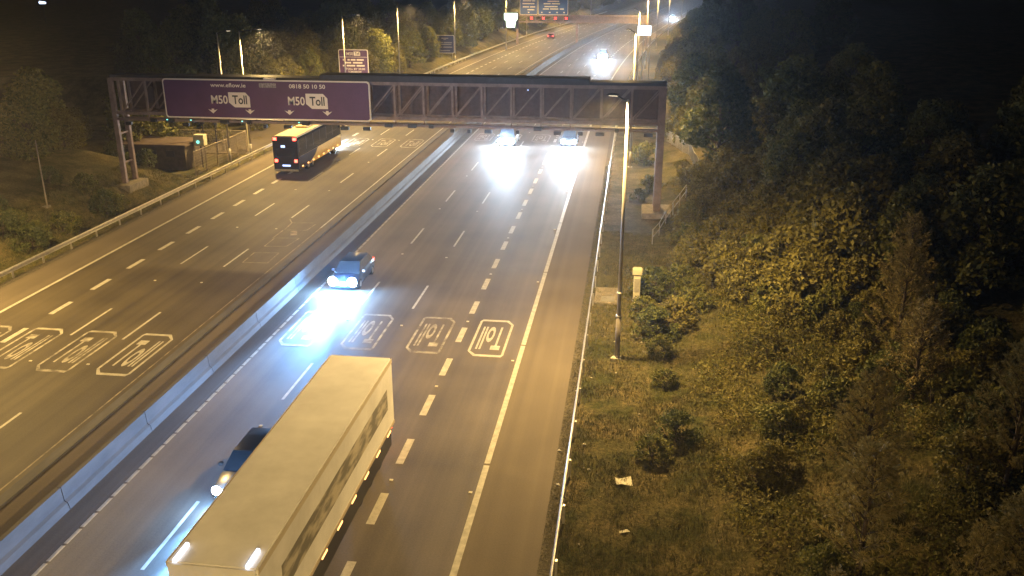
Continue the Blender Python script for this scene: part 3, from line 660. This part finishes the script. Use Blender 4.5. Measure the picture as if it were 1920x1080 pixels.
# ---- lorry: trailer's back at Y=32.2, driving towards the camera
def lorry():
    t = thing('lorry', (-10.55, 32.2, 0), 'long pale box lorry driving towards the camera', 'lorry'); W = 1.28; L = 13.7
    tr = M['trailer']
    mb = MB(); mb.box(-W,W,-L,0,1.12,4.05); mb.build('trailer_box', tr, t, bevel=.05)
    for sx in (-1,1):
        mb = MB(); mb.box(sx*W-(.0 if sx>0 else .025), sx*W+(.025 if sx>0 else 0), -L+.05,-.05,3.86,4.03); mb.build('top_rail', mat('trailer_rail', (.56,.50,.40), .4), t)
        mb = MB(); mb.box(sx*W-(.0 if sx>0 else .025), sx*W+(.025 if sx>0 else 0), -L+.05,-.05,1.13,1.27); mb.build('side_rail', mat('trailer_rail_low', (.45,.38,.3), .4), t)
    # dark graphic band on the sides, printed
    gm = bpy.data.materials.new('trailer_graphic'); gm.use_nodes = True; tt = gm.node_tree; b = tt.nodes["Principled BSDF"]
    tc = tt.nodes.new("ShaderNodeTexCoord"); mp = tt.nodes.new("ShaderNodeMapping"); mp.inputs["Scale"].default_value = (1,.28,1); n = tt.nodes.new("ShaderNodeTexNoise"); n.inputs["Scale"].default_value = 3.2; n.inputs["Detail"].default_value = 5
    cr = tt.nodes.new("ShaderNodeValToRGB"); cr.color_ramp.elements[0].position = .44; cr.color_ramp.elements[1].position = .60; cr.color_ramp.elements[0].color = (.17,.16,.13,1); cr.color_ramp.elements[1].color = (.50,.46,.38,1)
    tt.links.new(tc.outputs["Object"], mp.inputs[0]); tt.links.new(mp.outputs[0], n.inputs["Vector"]); tt.links.new(n.outputs["Fac"], cr.inputs[0]); tt.links.new(cr.outputs[0], b.inputs["Base Color"]); b.inputs["Roughness"].default_value = .5
    for sx in (-1,1): mb = MB(); mb.box(sx*W-(.0 if sx>0 else .006), sx*W+(.006 if sx>0 else 0), -12.2,-.9,2.15,3.05); mb.build('side_graphic', gm, t)
    mb = MB(); mb.box(-.5,.5,-L+.6,-.6,.82,1.1); mb.build('chassis', M['black_metal'], t)
    for sx in (-1,1):
        mb = MB(); mb.box(sx*(W-.05)-.02,sx*(W-.05)+.02,-10.6,-.5,.32,1.10); mb.build('side_guard', M['black_metal'], t)
        for y in (-1.9,-3.2,-4.5): wheel(t, sx*(W-.32), y, .5, .36)
        for i in range(8): mb = MB(); y = -.7-i*1.6; mb.box(sx*W-(.0 if sx>0 else .03), sx*W+(.03 if sx>0 else 0), y-.5, y, 1.03, 1.10); mb.build('side_marker', M['amber'], t)
        mb = MB(); mb.box(sx*.95-.2,sx*.95+.2,.002,.05,.8,1.0); mb.build('tail_light', M['redlamp'], t)
        mb = MB(); mb.box(sx*.64-.6,sx*.64+.6,.002,.03,1.2,3.95); mb.build('rear_door', tr, t)
    # cab
    cb = mat('cab_paint', (.5,.5,.5), .3)
    mb = MB(); mb.prism([(-L-3.3,.6),(-L-.9,.6),(-L-.9,3.6),(-L-1.6,3.75),(-L-2.7,3.3),(-L-3.2,2.3)], 'x', -1.22, 1.22); mb.build('cab', cb, t, bevel=.06)
    mb = MB(); mb.add([(-1.1,-L-3.24,2.2),(1.1,-L-3.24,2.2),(1.05,-L-2.78,3.2),(-1.05,-L-2.78,3.2)], [(0,1,2,3)]); mb.build('windscreen', M['glass'], t)
    for sx in (-1,1):
        for y in (-L-2.4,-L-.2): wheel(t, sx*1.05, y, .5, .34)
        headlamp(t, sx*.95, -L-3.32, .85, 3000)
        mb = MB(); mb.box(sx*1.02-.045, sx*1.02+.045, -L-.02, -L+.75, 4.06, 4.16); mb.build('roof_marker_light', mat('roof_marker', (.8,.8,.9), .3, emit=(.75,.85,1), es=1.2), t)
    return t
lorry()

# ------------------------------------------------------------------ compound on the left
fm = mat('compound_fence_steel', (.30,.25,.18), .6, var=.2)
def mesh_fence(name, pts, hh, label, m, step=2.6, infill=True, rails=(1.0,)):
    x0, y0 = pts[0]; t = thing(name, (x0, y0, h(x0, y0)), label, 'fence'); z00 = h(x0, y0)
    for (ax, ay), (bx, by) in zip(pts[:-1], pts[1:]):
        n = max(1, int(math.hypot(bx-ax, by-ay)/step+.5))
        for i in range(n):
            p = [(ax+(bx-ax)*k/n, ay+(by-ay)*k/n) for k in (i, i+1)]
            P = [Vector((a-x0, b-y0, h(a, b)-z00)) for a, b in p]
            for fr in rails: mb = MB(); mb.tube(P[0]+Vector((0,0,hh*fr)), P[1]+Vector((0,0,hh*fr)), .035, .035, 6); mb.build('rail', m, t)
            mb = MB(); mb.tube(P[0], P[0]+Vector((0,0,hh+.02)), .045, .045, 6); mb.build('post', m, t)
            if infill:
                mb = MB(); k = int((P[1]-P[0]).length/.11)
                for j in range(1, k):
                    q_ = P[0].lerp(P[1], j/k); mb.add([q_+Vector((-.008,-.008,.05)), q_+Vector((.008,.008,.05)), q_+Vector((.008,.008,hh-.03)), q_+Vector((-.008,-.008,hh-.03)), q_+Vector((.012,-.012,.05)), q_+Vector((.012,-.012,hh-.03))], [(0,1,2,3),(1,4,5,2)])
                for j in range(1, 9):
                    z = hh*j/9; mb.bar(P[0]+Vector((0,0,z)), P[1]+Vector((0,0,z)), .012, .012)
                mb.build('mesh_infill', m, t)
    mb = MB(); p = Vector((pts[-1][0]-x0, pts[-1][1]-y0, h(*pts[-1])-z00)); mb.tube(p, p+Vector((0,0,hh+.02)), .045, .045, 6); mb.build('post', m, t)
    return t
mesh_fence('compound_fence', [(-41.6, 80), (-41.5, 91.9), (-52, 91.9)], 2.4, 'dark mesh fence with pale top rail around the roadside compound', fm)
t = thing('gate_post', (-41.25, 92.0, 0), 'pale tall post at right corner of the compound fence', 'post')
mb = MB(); mb.box(-.09,.09,-.09,.09,-.1,4.0); mb.build('shaft', M['cabinet'], t); mb = MB(); mb.box(-.12,.12,-.12,.12,4.0,4.08); mb.build('cap', M['cabinet'], t)
t = thing('equipment_building', (-47.2, 84.5, 0), 'low flat-roofed equipment building inside the fenced compound', 'building')
mb = MB(); mb.box(-3.6,3.4,-2.0,2.2,-.1,2.3); mb.build('wall', mat('rendered_wall', (.08,.065,.05), .85, var=.3, scale=2), t)
mb = MB(); mb.box(-3.8,3.6,-2.2,2.4,2.302,2.5); mb.build('roof', mat('felt_roof', (.09,.065,.055), .8, var=.25, scale=1.4), t, bevel=.03)
mb = MB(); mb.box(-2.9,-2.0,-2.04,-2.0-.002,0,2.0); mb.build('door', M['dark'], t)
for x in (-.5, 1.4): mb = MB(); mb.box(x,x+.9,-2.03,-2.002,1.3,1.9); mb.build('vent', M['dark'], t)
t = thing('signal_cabinet', (-42.9, 84.2, 0), 'small pale cabinet with a green light beside the compound fence', 'cabinet')
mb = MB(); mb.box(-.55,.55,-.4,.4,2.2,3.3); mb.build('box', M['cabinet'], t, bevel=.03); mb = MB(); mb.tube((0,0,-.1),(0,0,2.2),.08,.08,8); mb.build('post', M['dark'], t)
mb = MB(); mb.tube((-.05,-.46,2.6),(-.05,-.41,2.6),.16,.16,12); mb.build('green_light', M['cyan'], t)
for i, (x, Y) in enumerate(((-45.5, 90.2), (-44.2, 90.4), (-42.9, 90.5))):
    t = thing('antenna_post', (x, Y, 0), ['left', 'middle', 'right'][i]+' of three thin dark posts behind the compound cabinet', 'post', 'dark posts in the compound')
    mb = MB(); mb.tube((0,0,-.1),(0,0,3.6+.2*i),.06,.05,8); mb.build('shaft', M['dark'], t); mb = MB(); mb.box(-.2,.2,-.08,.08,3.3,3.6); mb.build('head', M['dark'], t)
t = thing('thin_mast', (-44.5, 61.5, h(-44.5, 61.5)), 'thin dim mast in the dark left verge before the compound', 'mast')
mb = MB(); mb.tube((0,0,-.2),(0,0,5.2),.06,.04,8); mb.build('shaft', fm, t); mb = MB(); mb.box(-.9,.1,-.3,.3,-.1,.12); mb.build('base_slab', M['pad'], t)

# ------------------------------------------------------------------ right verge objects
t = thing('feeder_pillar', (.75, 50.2, h(.75, 50.2)), 'narrow pale weathered cabinet pillar beside the near bushes', 'cabinet')
mb = MB(); mb.box(-.2,.2,-.2,.2,-.2,2.0); mb.build('body', M['cabinet'], t, bevel=.02); mb = MB(); mb.box(-.28,.28,-.26,.26,2.002,2.4); mb.build('head', M['cabinet'], t, bevel=.05)
mb = MB(); mb.box(-.15,.15,-.225,-.202,1.0,1.8); mb.build('door', M['galv'], t)
t = thing('inspection_cover', (-1.0, 51.6, 0), 'flat concrete inspection chamber cover just behind the guard rail', 'manhole')
mb = MB(); mb.box(-.75,.7,-1.3,1.5,-.1,.06); mb.build('slab', M['pad'], t, bevel=.02); mb = MB(); mb.box(-.35,.45,-1.1,-.2,.062,.09); mb.build('cover', M['galv'], t)
mb = MB(); mb.box(-.4,.4,.1,1.2,.062,.085); mb.build('cover', M['pad'], t)
t = thing('marker_stone', (-.38, 42.15, h(-.38, 42.15)), 'small white stone block at the foot of the nearest lamp column', 'stone')
mb = MB(); mb.box(-.13,.13,-.12,.12,-.05,.2); mb.build('block', M['litter'], t, bevel=.04)
t = thing('card_sheet', (.33, 30.6, h(.33, 30.6)+.03), 'square cream card lying on the near grass', 'litter', rz=R(8))
mb = MB(); v = []
for j in range(4):
    for i in range(4): v.append((-.32+.213*i, -.27+.18*j, .05*math.sin(i*1.7+j)+.03))
mb.add(v, [(4*j+i,4*j+i+1,4*j+i+5,4*j+i+4) for j in range(3) for i in range(3)]); mb.build('sheet', M['litter'], t)
t = thing('crushed_wrapper', (.42, 27.25, h(.42, 27.25)+.03), 'small crumpled pale wrapper below the cream card on grass', 'litter', rz=R(10))
mb = MB(); mb.add([(-.2,-.05,.0),(0,-.08,.06),(.2,0,.02),(.1,.09,.07),(-.12,.07,.03),(-.2,.02,.05)], [(0,1,4,5),(1,2,3,4)]); mb.build('wrapper', M['litter'], t)
rl = random.Random(11)
for i in range(16):
    x, Y = rl.uniform(-1.6, 1.2), rl.uniform(26, 48)
    if i < 4: x = rl.uniform(-2.4, -2.0)
    t = thing('litter_scrap', (x, Y, max(h(x, Y), -.02)+.02), 'tiny pale scrap of litter on the verge near the guard rail', 'litter', 'scraps of litter along the near verge', rz=rl.uniform(0, 3))
    s = rl.uniform(.04, .09); mb = MB(); mb.add([(-s,-s*.7,0),(s,-s*.5,.03),(s*.8,s,.01),(-s*.9,s*.6,.04),(0,0,.07)], [(0,1,4),(1,2,4),(2,3,4),(3,0,4)]); mb.build('scrap', M['litter'], t)
mesh_fence('pedestrian_rail', [(1.9, 63.0), (3.0, 68.2), (4.9, 75.6)], 1.1, 'low steel handrail running up the bank beside the gantry footing', M['galv'], 2.2, False, (1.0, .5))
mesh_fence('pedestrian_rail', [(4.1, 103), (6.0, 93), (6.4, 83.0)], 1.3, 'steel railing with mesh around the steps behind the gantry right leg', M['galv'], 2.4, True, (1.0,))

# ------------------------------------------------------------------ vegetation
def rv(r): 
    while True:
        v = Vector((r.uniform(-1,1), r.uniform(-1,1), r.uniform(-1,1)))
        if .05 < v.length < 1: return v.normalized()
def leaves(r, centres, per, spread, size, up=.4):
    v = []; f = []
    for c, cr_ in centres:
        for _ in range(per):
            d = rv(r)*cr_*(r.random()**.45); p = c + Vector((d.x, d.y, d.z*.75))
            nrm = (rv(r)+Vector((0,0,up))).normalized(); a = nrm.orthogonal().normalized()
            a = (Matrix.Rotation(r.uniform(0,6.3), 3, nrm) @ a); b = nrm.cross(a); s = size*r.uniform(.6,1.3)
            k = len(v); v += [tuple(p-a*s), tuple(p+b*s*.55), tuple(p+a*s), tuple(p-b*s*.55)]; f.append((k,k+1,k+2,k+3))
    return v, f
def tree_proto(seed, H, rad, ncl, per, leaf, m, trunk=True, low=.15, name='crown'):
    r = random.Random(seed); tb = MB(); cs = []
    top = Vector((r.uniform(-.3,.3), r.uniform(-.3,.3), H*.75))
    tb.tube((0,0,-.3), top*.5, H*.022+.02, H*.014+.01, 7); tb.tube(top*.5, top, H*.014+.01, .02, 6)
    for i in range(ncl):
        zf = low + (1-low)*r.random()**.85
        rr = rad*math.sin(math.pi*min(1, .22+zf*.72))*(.35+.65*math.sqrt(r.random()))
        a = r.uniform(0, 6.283); c = Vector((rr*math.cos(a), rr*math.sin(a), zf*H*.93))
        cs.append((c, rad*r.uniform(.16,.33)))
        if i % 3 == 0:
            s = top*min(.95, max(.12, zf*.7)); tb.tube(s, c, .012*H*.6+.008, .006, 5)
    v, f = leaves(r, cs, per, 1, leaf)
    me = bpy.data.meshes.new(name); me.from_pydata(v, [], f); me.materials.append(m)
    return tb.mesh('trunk', M['bark']), me
def pine_proto(seed, H, rad):
    r = random.Random(seed); tb = MB(); tb.tube((0,0,-.3),(0,0,H*.97),H*.018+.03,.015,7); v = []; f = []
    z = H*.12
    while z < H*.97:
        fr = 1-z/H; n = r.randint(4,6); a0 = r.uniform(0,6.28)
        for i in range(n):
            a = a0+i*6.283/n+r.uniform(-.25,.25); L = rad*(fr**.75)*r.uniform(.8,1.1)+.25
            d = Vector((math.cos(a), math.sin(a), .75+.6*(1-fr))).normalized(); p0 = Vector((0,0,z)); p1 = p0+d*L
            tb.tube(p0, p1, .03*fr+.012, .006, 5)
            ns = int(L/.11)+2
            for j in range(1, ns+1):
                q0 = p0.lerp(p1, .2+.8*j/ns)
                for k in range(2):
                    sd = (d+rv(r)*.9).normalized(); tw = q0+sd*r.uniform(.04,.24)*(1.2-.5*j/ns)
                    for _ in range(9):
                        nd = (sd+rv(r)*.75).normalized(); b = nd.orthogonal().normalized()*.02; e = tw+nd*r.uniform(.13,.25)
                        kk = len(v); v += [tuple(tw-b), tuple(tw+b), tuple(e)]; f.append((kk,kk+1,kk+2))
        z += H*r.uniform(.085,.125)
    me = bpy.data.meshes.new('crown'); me.from_pydata(v, [], f); me.materials.append(M['needle'])
    return tb.mesh('trunk', M['bark']), me
P = {
 'bushA': tree_proto(1, 2.0, 1.25, 60, 45, .085, M['leafdark'], low=.05),
 'bushB': tree_proto(2, 1.6, 1.1, 50, 40, .08, M['leaf'], low=.05),
 'bushY': tree_proto(3, 1.8, 1.3, 55, 42, .085, M['leafyellow'], low=.03),
 'sapling': tree_proto(4, 2.4, .9, 45, 36, .075, M['leafyellow'], low=.1),
 'treeA': tree_proto(5, 9, 3.4, 130, 60, .21, M['leaf'], low=.12),
 'treeB': tree_proto(6, 7, 3.0, 110, 60, .20, M['leafyellow'], low=.06),
 'treeC': tree_proto(8, 11, 3.6, 150, 60, .23, M['leafdark'], low=.1),
 'treeD': tree_proto(9, 5, 2.6, 90, 60, .16, M['leafyellow'], low=.02),
 'pineA': pine_proto(10, 6.0, 2.3), 'pineB': pine_proto(12, 4.6, 1.9), }
rt = random.Random(21)
KD = {'bushA': 'dark green', 'bushB': 'mid-green', 'bushY': 'yellow-leaved', 'sapling': 'slender yellow-leaved', 'treeA': 'green', 'treeB': 'yellowish', 'treeC': 'tall dark', 'treeD': 'low yellowish', 'pineA': 'larger', 'pineB': 'smaller'}
def plant(kind, x, Y, sc, label, group=None, cat=None, name=None):
    if group:
        s_ = abs(x-off(Y)); bands = ((34, 'level with the lorry'), (44, 'level with the lower toll boxes'), (56, 'level with the dark blue car'), (72, 'just short of the gantry'), (100, 'just past the gantry'), (150, 'between gantry and square notice distance'), (215, 'level with the navy notice'), (9999, 'near the far gantry or beyond'))
        where = next(b for a, b in bands if Y < a)
        label = f"{KD[kind]} {label}, {where}"
        lab = label.split()
        if len(lab) > 16: label = ' '.join(lab[:16])
        group = group + ', ' + where
    c = cat or ('bush' if kind.startswith('bush') or kind == 'sapling' else 'tree')
    nm = name or {'bush': 'bush', 'tree': 'leafy_tree'}[c]
    if kind.startswith('pine'): nm = 'pine_tree'
    t = thing(nm, (x, Y, h(x, Y)-.05), label, c, group, rt.uniform(0, 6.28))
    s = sc*rt.uniform(.95, 1.05); t.scale = (s*rt.uniform(.9,1.1), s*rt.uniform(.9,1.1), s)
    link(bpy.data.objects.new('trunk' if c == 'tree' else 'stem', P[kind][0]), t)
    link(bpy.data.objects.new('crown' if c == 'tree' else 'foliage', P[kind][1]), t)
    return t
# near bushes on the lit bank
plant('bushA', 1.75, 45.2, .95, 'broad dark bush right of the nearest lamp column foot')
plant('bushY', 2.9, 46.6, 1.0, 'yellow-lit bush on the bank directly behind the broad dark bush')
plant('bushB', 1.2, 48.4, .9, 'green bush growing against the pale cabinet pillar')
plant('bushA', 1.7, 51.6, 1.1, 'tallest dark bush just behind the pale cabinet pillar')
plant('bushB', 3.9, 49.4, .9, 'rounded green bush at the top of the bare sandy patch')
plant('bushB', 2.05, 43.0, .75, 'small leafy bush in front of the broad dark bush')
plant('bushB', 2.2, 39.6, .62, 'little lone shrub on the grass below the bush cluster')
plant('bushA', 2.55, 34.2, .72, 'dark shrub at right of the pair above the cream card')
plant('bushB', 1.5, 32.6, .72, 'paler shrub at left of the pair above the cream card')
plant('bushB', 1.9, 80, 1.0, 'round bush below gantry beam between lamp column and gantry leg')
plant('bushA', .9, 76, .6, 'small dark bush left of the gantry leg')
plant('bushB', 1.4, 92, 1.4, 'bush seen under the gantry right end beyond the beam')
rb = random.Random(5)
for i in range(110):
    x, Y = 3.3+11*rb.random()**1.2, rb.uniform(47, 84)
    if 1.0 < x < 5.0 and 66 < Y < 80: continue
    if x < 6.8 and 80 < Y < 100: continue
    plant(rb.choice(('bushY','sapling','bushY','bushB')), x, Y, rb.uniform(.65,1.2)*(1+.07*(x-3)), 'bush in the lit bank thicket', 'thicket on the bank by the gantry')
for i in range(80):
    x, Y = rb.uniform(5.0, 17), rb.uniform(24, 52)
    if x < 6.8 and Y > 38: continue
    if math.hypot(x-8.5, Y-28.8) < 3.2 or (7 < x < 12 and Y < 26): continue
    plant(rb.choice(('bushY','sapling','bushB','bushA')), x, Y, rb.uniform(.35,.8)*(1+.06*(x-4)), 'scrub bush on the dim slope', 'scrub on the slope before the pines')
plant('pineA', 8.5, 28.2, .88, 'young pine with open radiating branches, brightest of the pines at lower right')
plant('pineB', 7.6, 24.2, .95, 'low young pine cut by the bottom edge of the picture')
plant('pineA', 13.2, 28.2, .95, 'dim young pine right of the brightest pine')
for i, (x, Y, s) in enumerate(((11.5,23,.8),(16,32,1.1),(12.2,35.5,.9),(15.5,25,1),(19,29,1.1),(10,22,.6),(18.5,37,1.1),(13,41,.9),(6.3,21.8,.5),(14.5,46,.9))):
    plant('pineA' if i % 2 else 'pineB', x, Y, s, 'young pine in the lower right dark', 'dim young pines at lower right')
# dark tree wall to the right
for i in range(70):
    Y = rb.uniform(78, 330) if i > 14 else rb.uniform(56, 84)
    lo = 7.5 if Y > 84 else 12
    x = off(Y) + lo + (rb.random()**1.6)*26
    plant(rb.choice(('treeA','treeC','treeB','treeD')), x, Y, rb.uniform(.75,1.15)*(.75 if Y < 84 else .95), 'tree in the dark right-hand wood', 'trees of the dark right-hand wood')
for i in range(26):
    Y = rb.uniform(84, 300); x = off(Y)+rb.uniform(5.0, 7.0)
    plant(rb.choice(('treeD','treeB','bushY')), x, Y, rb.uniform(.55,.8) if Y < 100 else rb.uniform(.6,.95), 'tree at lit edge of right-hand wood', 'lit front row of the right-hand wood', cat='tree')
for i in range(30):
    Y = rb.uniform(46, 84); x = rb.uniform(11, 24)
    plant(rb.choice(('treeD','bushY','treeB','treeA')), x, Y, rb.uniform(.5,.95), 'half-lit tree above the thicket', 'half-lit trees above the thicket', cat='tree')
# left side
for i in range(26):
    Y = 112 + i*3.8 + rb.uniform(-1.5,1.5); x = off(Y) - (47 if Y < 138 else 43.5) - rb.random()*4
    plant(rb.choice(('treeB','treeD','treeA')), x, Y, rb.uniform(.6,.95), 'lamp-lit tree on the left bank', 'lit trees on the left bank')
for i in range(34):
    Y = rb.uniform(118, 215); x = off(Y) - 52 - rb.random()*22
    plant(rb.choice(('treeC','treeA','treeB')), x, Y, rb.uniform(.8,1.15), 'tree in rear rank of left-hand wood', 'rear trees of the left-hand wood')
for i in range(26):
    Y = rb.uniform(212, 330); x = off(Y) - 42 - rb.random()*9
    if 222 < Y < 246 and x > -38: continue
    plant(rb.choice(('treeC','treeA','treeB')), x, Y, rb.uniform(.8,1.2), 'far tree on the left', 'far left-hand trees near the blue signs')
for i in range(34):
    Y = rb.uniform(330, 520); x = off(Y) + rb.choice((-1,1))*1.0
    x = off(Y) - 43 - rb.random()*14 if i % 3 else off(Y)+6+rb.random()*12
    plant(rb.choice(('treeC','treeA','treeB')), x, Y, rb.uniform(.9,1.3), 'tiny tree at the road bend', 'distant trees at the road bend')
for i in range(22):
    x, Y = rb.uniform(-70, -50), rb.uniform(56, 118)
    plant(rb.choice(('treeC','treeA','treeD')), x, Y, rb.uniform(.6,.95), 'tree in unlit ground left of compound', 'unlit trees left of the compound')
for i in range(16):
    x, Y = rb.uniform(-52, -46.5), rb.uniform(94, 122)
    plant(rb.choice(('treeD','bushY','treeB')), x, Y, rb.uniform(.4,.6) , 'shrub behind the compound', 'shrubs behind the compound', cat='tree')

for i in range(40):  # shrubs put in to darken the lamp-lit verge
    x, Y = rb.uniform(-49, -41.5), rb.uniform(44, 79)
    if (x < -43 and 58 < Y < 65) or 68 < Y < 76: continue
    plant(rb.choice(('bushA','bushB','bushA')), x, Y, rb.uniform(.5,1.1), 'shrub added to darken the left verge', 'shrubs added to darken the left verge')
# continuous low growth over the bank
def undergrowth(name, n, seed, x0, x1, y0, y1, m, label):
    r = random.Random(seed); v = []; f = []
    for _ in range(n):
        x = x0+(x1-x0)*r.random(); Y = r.uniform(y0, y1)
        d = noise.noise(Vector((x*.35, Y*.35, 5)))+.35*noise.noise(Vector((x*1.3, Y*1.3, 2)))+sm(x0, x0+4, x)*.55-.3
        if d < r.uniform(-.05, .3) or math.hypot(x-9.2, Y-29.5) < 2.6*r.uniform(.8,1.1): continue
        z = h(x, Y)+r.random()**1.4*(.25+1.1*max(0, d))
        for _ in range(3):
            c = Vector((x, Y, z))+rv(r)*.14; nn = (rv(r)+Vector((0,0,.5))).normalized(); a = (Matrix.Rotation(r.uniform(0,6.3),3,nn) @ nn.orthogonal().normalized()); b = nn.cross(a); sz = r.uniform(.04,.09)
            k = len(v); v += [tuple(c-a*sz), tuple(c+b*sz*.5), tuple(c+a*sz), tuple(c-b*sz*.5)]; f.append((k,k+1,k+2,k+3))
    me = bpy.data.meshes.new(name); me.from_pydata(v, [], f); me.materials.append(m)
    return tag(link(bpy.data.objects.new(name, me)), label, 'undergrowth', kind='stuff')
undergrowth('undergrowth', 60000, 31, 2.6, 15, 19, 84, M['leafyellow'], 'tangled low brambles and weeds over the right bank')
undergrowth('undergrowth', 30000, 32, 3.6, 16, 19, 84, M['leaf'], 'darker green creeping growth among the brambles on the bank')
# grass as stuff
def grass(name, n, region, hh, seed, label):
    r = random.Random(seed); v = []; f = []; c = 0
    while c < n:
        x, Y = region(r); z = h(x, Y)
        if noise.noise(Vector((x*.5, Y*.5, 8))) < r.uniform(-.6, .25): continue
        c += 1
        for _ in range(4):
            a = r.uniform(0, 6.28); px, py = x+r.uniform(-.12,.12), Y+r.uniform(-.12,.12); H_ = hh*r.uniform(.5,1.3); ln = H_*r.uniform(.1,.8)
            k = len(v); dx, dy = math.cos(a)*.014, math.sin(a)*.014
            v += [(px-dx, py-dy, z-.03), (px+dx, py+dy, z-.03), (px+math.sin(a)*ln, py+math.cos(a)*ln, z+H_)]; f.append((k,k+1,k+2))
    me = bpy.data.meshes.new(name); me.from_pydata(v, [], f); me.materials.append(M['grass'])
    return tag(link(bpy.data.objects.new(name, me)), label, 'grass', kind='stuff')
grass('grass', 26000, lambda r: (-1.7+13*r.random()**1.3, r.uniform(20, 66)), .16, 2, 'rough grass and weeds covering the near right bank')
grass('grass', 9000, lambda r: (-39.8-6*r.random(), r.uniform(44, 80)), .2, 4, 'dim rough grass behind the left guard rail')
grass('grass', 7000, lambda r: ((-2.35+.5*r.random()), r.uniform(20, 90)), .07, 6, 'thin weeds in the gravel beside the right guard rail')
print('tris', sum(len(o.data.polygons) for o in scn.objects if o.type == 'MESH'), 'objs', len(scn.objects))

for x, Y, z, c, rr in ((-170.7, 250, 9.5, 0, .9), (-126.9, 170, 3.6, 0, .35)):
    t = thing('distant_lamp', (x, Y, h(x, Y)), ['faint blue speck of light at the left edge of the dark ground', 'small blue-white light far off in the dark top left corner'][rr > .5], 'lamp')
    mb = MB(); mb.tube((0,0,-1),(0,0,z-h(x,Y)),.12,.08,6); mb.build('post', M['dark'], t); mb = MB(); zz = z-h(x,Y); mb.tube((-rr,0,zz+.1),(rr,0,zz),rr*.45,rr*.3,8); mb.build('lantern', M['far_blue'], t)
# thin night haze over the road, also added to put glow around the headlights
hm = bpy.data.materials.new('haze'); hm.use_nodes = True; t_ = hm.node_tree
t_.nodes.remove(t_.nodes["Principled BSDF"]); pv = t_.nodes.new("ShaderNodeVolumePrincipled")
pv.inputs["Color"].default_value = (.9,.92,1,1); pv.inputs["Density"].default_value = .0006; pv.inputs["Anisotropy"].default_value = .80
t_.links.new(pv.outputs[0], t_.nodes["Material Output"].inputs["Volume"])
mb = MB(); mb.box(-160, 160, -70, 620, -1.2, 24); hz = mb.build('haze', hm); tag(hz, kind='stuff')
